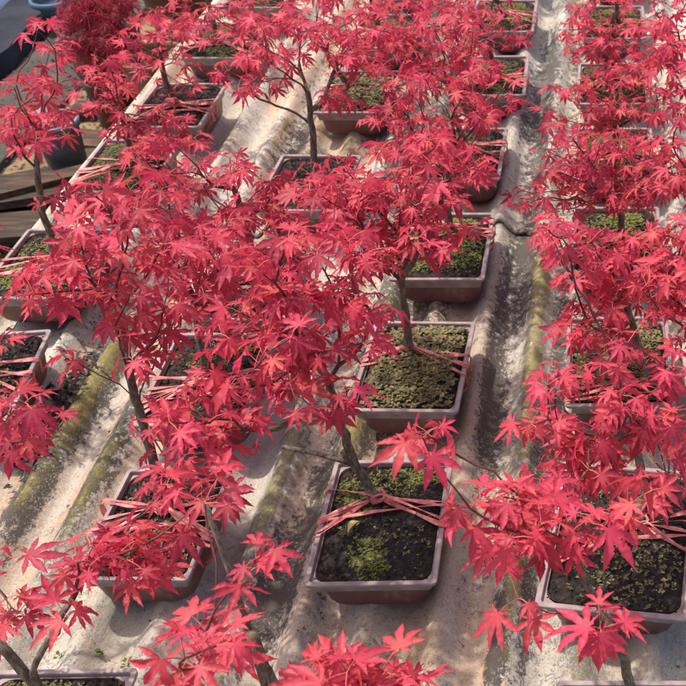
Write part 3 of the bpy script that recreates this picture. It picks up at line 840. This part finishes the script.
# ------------------------------------------------------------------ rows
# middle column
potted('red maple of the frontmost middle pot, its leaves at the bottom centre', -.415, .15,
       blobs=[(356, 676, 58, 20, 17), (194, 652, 36, 32, 11), (258, 556, 16, 14, 2), (205, 506, 5, 5, 1), (385, 694, 50, 16, 5)], trunk=[(300, 720, .30), (266, 672, .33)], base_px=(335, 775), center=(-.42, .40, .60), seed=101, size=.036, soil=0, moss=3,
       stub=[((268, 684, .33), (252, 634, .335), .0095), ((256, 648, .34), (206, 505, .37), .0040)], droop=.35, spread=.03, warm=.4)
potted('maple with knotted olive trunk, crossed pink ties and yellow green leaf, front middle pot', -.419, .566, .02,
       blobs=[(305, 265, 75, 42, 26), (330, 320, 60, 45, 20), (235, 400, 70, 42, 24), (185, 430, 45, 35, 10), (320, 380, 45, 40, 8), (270, 330, 60, 40, 12)],
       trunk=[(352, 462, .745), (337, 410, .73), (330, 380, .73)], base_px=(378, 500), center=(-.44, .76, .52), seed=102, dens=.62, soil=0, moss=(0, 5), trunk_r=.0088,
       stub=[((352, 462, .745), (344, 452, .74), .009), ((350, 463, .745), (283, 447, .80), .0045)], spread=.05)
potted('potted maple whose soil is covered by clover like weeds, second from front in middle column', -.425, .940, -.02,
       blobs=[(435, 170, 50, 40, 18), (385, 215, 45, 35, 16), (340, 190, 45, 35, 14), (390, 250, 40, 18, 8), (440, 240, 30, 12, 4), (470, 228, 10, 6, 1)], trunk=[(405, 315, 1.10), (402, 283, 1.10)], base_px=(410, 352), center=(-.40, 1.12, .48), seed=103, dens=.92, soil=1, moss=1, trunk_r=.0088)
potted('potted maple with mossy green soil and bare curly twigs, third from front in middle column', -.418, 1.335, 0,
       blobs=[(440, 110, 55, 45, 24), (490, 100, 30, 40, 8), (395, 130, 35, 35, 12), (465, 160, 25, 20, 5)], trunk=[(447, 190, 1.50), (448, 165, 1.5)], base_px=(448, 228), center=(-.40, 1.50, .44), seed=104, dens=.92, soil=2, moss=2, trunk_r=.0095)
potted('potted maple fourth from front in middle column, dark soil with green moss at right', -.42, 1.74, .0,
       blobs=[(430, 40, 60, 38, 24), (390, 60, 40, 40, 12), (470, 70, 35, 30, 8)], seed=105, soil=0, moss=4, hi=False, center=(-.40, 1.90, .44))
potted('potted maple fifth from front in middle column, beside dark streaked trough', -.385, 2.18, .02, blobs=[(430, 15, 70, 25, 18), (490, 35, 40, 25, 6)], seed=106, soil=1, moss=4, hi=False, center=(-.36, 2.3, .40), auto=6)
potted('potted maple sixth from front in middle column, near the top edge', -.385, 2.61, 0, blobs=[(440, -8, 60, 18, 12)], seed=107, soil=2, moss=2, hi=False, center=(-.34, 2.7, .36), auto=8)
potted('potted maple at the far end of the middle column', -.385, 3.04, 0, seed=108, soil=0, moss=4, hi=False, center=(-.36, 3.15, .34), auto=22)
# right column
potted('red maple of the frontmost right pot with dark stems crossing the bottom right corner', .03, .150,
       blobs=[(505, 522, 50, 38, 17), (568, 530, 38, 28, 8), (605, 622, 26, 12, 4), (640, 500, 22, 18, 3), (430, 448, 28, 28, 5), (522, 596, 8, 8, 1)], trunk=[(632, 690, .33), (622, 655, .33)], base_px=(645, 780), center=(-.04, .46, .58), seed=111, size=.0365, soil=1, moss=3, spread=.03, warm=.4)
potted('large potted maple at lower right, pot turned slightly, pale rim and hanging pink tape', .022, .515, -.12,
       blobs=[(615, 440, 68, 45, 28), (555, 455, 45, 50, 14), (635, 370, 50, 40, 14), (545, 240, 40, 18, 6), (665, 480, 20, 18, 4), (540, 385, 30, 25, 6)], trunk=[(642, 470, .76), (635, 430, .76)], base_px=(640, 525), center=(.0, .74, .54), seed=112, soil=0, moss=3, w=1.14, trunk_r=.009)
potted('potted maple second from front in right column, many pink ties over weedy soil', .02, .955, .02,
       blobs=[(640, 270, 50, 45, 22), (585, 260, 35, 35, 10), (600, 320, 40, 30, 10), (545, 232, 18, 7, 2)], seed=113, dens=1.05, soil=1, moss=1, center=(.02, 1.1, .46), trunk=[(640, 350, 1.09), (625, 300, 1.09)], base_px=(650, 385))
potted('potted maple third from front in right column, upper rim corner showing beside the ridge', .015, 1.36, 0,
       blobs=[(630, 170, 58, 45, 26), (575, 185, 35, 35, 10), (560, 150, 25, 30, 5), (528, 195, 18, 14, 3)], seed=114, dens=1.25, soil=2, moss=2, center=(.02, 1.50, .45))
potted('potted maple fourth from front in right column, with dense pink red crown', .01, 1.74, 0,
       blobs=[(630, 100, 58, 40, 26), (570, 110, 30, 30, 7)], seed=115, soil=0, moss=4, hi=False, center=(.02, 1.90, .44))
potted('potted maple fifth from front in right column, thin ruddy ties at its left rim', .01, 2.13, 0,
       blobs=[(630, 45, 58, 32, 24), (585, 40, 32, 32, 8)], seed=116, soil=1, moss=4, hi=False, center=(.02, 2.3, .42))
potted('potted maple sixth from front in right column, crown cut by the top edge', .01, 2.56, 0, blobs=[(630, 5, 60, 20, 14)], seed=117, soil=2, moss=2, hi=False, center=(.02, 2.7, .38), auto=8)
potted('potted maple at the far end of the right column', .01, 3.0, 0, seed=118, soil=0, moss=4, hi=False, center=(.02, 3.1, .36), auto=22)
# left column
potted('red maple of the bottom left pot with mossy soil and thick leaning trunk', -.87, .168, .02,
       blobs=[(180, 492, 44, 24, 7), (112, 562, 44, 28, 10), (140, 540, 40, 34, 7), (72, 620, 10, 8, 1)], trunk=[(40, 686, .33), (-6, 640, .34)], base_px=(60, 740), center=(-.70, .52, .50), seed=121, size=.036, soil=1, moss=4, spread=.03)
potted('potted maple at lower left with grey brown trunk rising behind its low leaves', -.834, .575, -.01,
       blobs=[(110, 265, 75, 45, 30), (60, 280, 50, 30, 10), (150, 330, 50, 35, 10), (110, 350, 55, 25, 5), (195, 455, 40, 14, 3), (110, 215, 50, 30, 8)], trunk=[(150, 450, .73), (133, 385, .73), (128, 368, .73)], base_px=(165, 512), center=(-.74, .86, .53), seed=122, w=.88, dens=.58, soil=0, moss=(3,))
potted('potted maple second from front in left column, pale ties beside the cream ridge', -.86, .905, .02,
       blobs=[(200, 250, 55, 45, 24), (230, 310, 40, 30, 8), (150, 200, 40, 25, 8)], seed=123, dens=.92, soil=2, moss=0, center=(-.80, 1.14, .48))
potted('potted maple third from front in left column, with two thin upright red stems', -.86, 1.20, .0,
       blobs=[(225, 185, 60, 35, 20), (270, 230, 40, 30, 8), (290, 200, 35, 30, 6), (165, 160, 35, 30, 8)], seed=124, dens=.92, soil=0, moss=3, center=(-.80, 1.42, .47))
potted('potted maple with straight olive trunk before open ridges, fourth from front in left column', -.83, 1.60, -.02,
       blobs=[(300, 45, 72, 32, 28), (250, 75, 35, 28, 8), (365, 50, 35, 30, 10), (340, 90, 25, 20, 4)], trunk=[(313, 140, 1.72), (309, 95, 1.72)], base_px=(316, 190), center=(-.80, 1.80, .45), seed=125, dens=.92, soil=1, moss=3, trunk_r=.0092, hi=True)
potted('potted maple fifth from front in left column, pink tape over its dark weedy soil', -.80, 2.08, 0,
       blobs=[(230, 25, 50, 26, 14), (330, 15, 60, 22, 12)], seed=126, soil=0, moss=1, hi=False, center=(-.80, 2.25, .42))
potted('potted maple sixth from front in left column, crown at the top edge', -.79, 2.49, 0, blobs=[(345, 0, 60, 22, 14)], seed=127, soil=1, moss=4, hi=False, center=(-.76, 2.6, .38), auto=6)
potted('potted maple at the far end of the left column', -.79, 2.92, 0, seed=128, soil=2, moss=2, hi=False, center=(-.76, 3.02, .36), auto=22)
# outer column along the rail
potted('maple in the frontmost pot beside the rail, its leaves entering at the left edge', -1.36, .30, 0,
       blobs=[(20, 430, 32, 42, 12), (5, 575, 14, 34, 4), (15, 612, 8, 8, 1)], seed=131, bright=.2, soil=0, moss=3, center=(-1.0, .62, .42), size=.035, trunk=[(-90, 560, .50), (-60, 500, .55)])
potted('potted maple beside the rail with dark soil and tilted pale rim, at the left edge', -1.36, .905, .12,
       blobs=[(20, 300, 25, 15, 4), (5, 345, 12, 20, 2), (-40, 250, 40, 40, 12)], seed=132, soil=0, moss=3, center=(-1.30, 1.12, .42))
potted('potted maple beside the rail with bright green moss covering its soil', -1.385, 1.27, 0,
       blobs=[(45, 128, 28, 22, 5), (18, 130, 30, 30, 5), (12, 100, 16, 25, 4), (80, 200, 40, 18, 8), (45, 60, 25, 45, 7)], seed=133, dens=1.25, soil=2, moss=2, center=(-1.36, 1.50, .40), size=.031, per=(2, 4))
potted('potted maple beside the rail with orange pink ties, left of a mossy strip', -1.37, 1.68, 0,
       blobs=[(75, 90, 40, 40, 8), (115, 90, 25, 40, 8), (150, 130, 45, 25, 12), (180, 150, 35, 20, 8)], seed=134, dens=1.45, soil=0, moss=4, center=(-1.34, 1.86, .38), size=.032, per=(2, 4))
potted('potted maple beside the rail with gritty brown soil and square front rim', -1.345, 2.0, 0,
       blobs=[(150, 40, 35, 28, 9), (200, 95, 40, 28, 12), (130, 70, 25, 30, 5), (185, 50, 25, 25, 5)], seed=135, soil=0, moss=None, hi=False, center=(-1.32, 2.2, .38), per=(3, 4))
potted('potted maple beside the rail, sixth from the front, under a dense crown', -1.34, 2.42, 0,
       blobs=[(180, 15, 40, 22, 10), (250, 15, 35, 22, 8)], seed=136, soil=1, moss=4, hi=False, center=(-1.30, 2.6, .38))
potted('potted maple at the far end of the column beside the rail', -1.33, 2.8, 0, seed=137, soil=0, moss=4, hi=False, center=(-1.28, 2.95, .36), auto=18)
# a further column just past the right border of the picture: only its crowns reach in
for i, (yf, lb) in enumerate(((.75, 'red maple crown reaching in at the right edge, nearest of that column'), (1.2, 'red maple crown at the right edge above the second pot row'),
                              (1.68, 'red maple crown at the right edge, upper part'), (2.2, 'red maple crown at the upper right corner'))):
    potted(lb, .41, yf, 0, seed=141 + i, soil=i % 3, moss=4, hi=i < 1, center=(.24 + .025 * i, yf + .2, .48), auto=46)

# ------------------------------------------------------------------ litter on the sheets
def litter():
    g = np.random.default_rng(9); mb = MB()
    def top(x, y): return float(prof(np.array(x))) + (.0075 if x > -.58 else 0) + (.012 if y > 2.24 else 0)
    spots = [(-1.235, 1.08, .035, .12, 260), (-1.21, .95, .03, .08, 120)]
    for cx, cy, sx, sy, n in spots:
        cx, cy = TR(cx, cy)
        for _ in range(n):
            x, y = g.normal(cx, sx * .7), g.normal(cy, sy * .7); s = g.uniform(.004, .013); a = g.uniform(0, 6.28); t = (g.uniform(0, 1) ** 2, 0, 0)
            dx, dy = np.array([math.cos(a), math.sin(a), g.normal(0, .4)]) * s, np.array([-math.sin(a), math.cos(a), g.normal(0, .4)]) * s * .4
            c = np.array([x, y, top(x, y) + g.uniform(.002, .014)])
            mb.add([c - dx, c + dy + [0, 0, s * .2], c + dx, c - dy], [(0, 3, 2, 1)], t)
    for _ in range(420):
        x, y = g.uniform(-1.35, .3), g.uniform(.8, 3.5); s = g.uniform(.0012, .0045); a = g.uniform(0, 6.28); t = (g.uniform(0, 1), 0, 0)
        dx, dy = np.array([math.cos(a), math.sin(a), 0]) * s, np.array([-math.sin(a), math.cos(a), .3]) * s * .6
        c = np.array([x, y, top(x, y) + .0018]); mb.add([c - dx, c + dy, c + dx, c - dy + [0, 0, .001]], [(0, 3, 2, 1)], t)
    for _ in range(46):
        x, y = g.uniform(-1.3, .1), g.uniform(.9, 2.8); a = g.uniform(0, 6.28); l = g.uniform(.01, .035); pts = []
        for k in range(5):
            xx, yy = x + math.cos(a) * l * k / 4, y + math.sin(a) * l * k / 4; a += g.normal(0, .35); pts.append((xx, yy, top(xx, yy) + .0022))
        tube(mb, pts, .0005, 4, tint=(.4, 0, 0))
    tag(mb.build('leaf_litter', M_LITTER, attrs=True, smooth=False), 'dead leaf bits and twigs in the troughs of the bench', 'litter', kind='stuff')
litter()
def sprout(px, py, label, seed):
    g = np.random.default_rng(seed); p = P(px, py, .02); mb = MB()
    for k in range(9):
        a = g.uniform(0, 6.28); s = g.uniform(.005, .009); q = g.uniform(0, .006); dx, dy = math.cos(a), math.sin(a)
        v = np.array([[0, 0, 0], [dx * .5 - dy * .35, dy * .5 + dx * .35, .35], [dx, dy, .45], [dx * .5 + dy * .35, dy * .5 - dx * .35, .35]]) * s
        mb.add(v + np.array([q * dx, q * dy, g.uniform(.002, .008)]), [(0, 3, 2, 1)], (g.uniform(0, .6), 0, 0))
    for k in range(3): tube(mb, [(0, 0, -.012), (g.normal(0, .001), 0, .0), (g.normal(0, .003), g.normal(0, .003), .006)], .0006, 4, tint=(.2, 0, 0))
    p[2] = float(prof(np.array(p[0]))) + .002
    tag(mb.build('sprout', M_MOSSB, attrs=True, loc=p.tolist()), label, 'sprout', 'tiny weeds sprouting on the sheet')
sprout(101, 651, 'tiny green weed sprout on bare cream sheet above the bottom left pot', 1)
sprout(127, 663, 'larger green weed sprout beside the right corner of the bottom left pot', 2)
sprout(60, 655, 'dark green sprout at the edge of the bottom left mossy pot', 3)
# yellow green leaf lying on the ties of the front middle pot
mb = MB(); p = P(352, 532, .125)
emit_leaves(mb, [((0, 0, 0), np.array([.5, -.8, .2]), np.array([.2, -.3, 1.]), .026, (.9, .0))], [leaf_template(0, [(0, 1.0)], 0)])
M_YEL = simple('yellow_green_leaf', (.42, .38, .07), (.58, .50, .14), 60, .5, .2, .001)
V = []; F = []
for i in range(9):
    t = i / 8; w = .0085 * math.sin(math.pi * min(1, t * 1.02 + .02)) ** .8 * (1 - .25 * t); z = .012 * math.sin(t * 2.6)
    V += [(-w, t * .036, z + w * .35), (0, t * .036, z), (w, t * .036, z + w * .35)]
F = [(3 * i + j, 3 * i + j + 1, 3 * i + 4 + j, 3 * i + 3 + j) for i in range(8) for j in (0, 1)]
mb = MB(); mb.add(V, F); o = mb.build('fallen_leaf', M_YEL, loc=P(362, 522, .118).tolist()); o.rotation_euler = (.1, .2, R(155))
tag(o, 'single yellow green leaf lying on the ties of the front middle pot', 'leaf')
print('objects', len(bpy.data.objects))
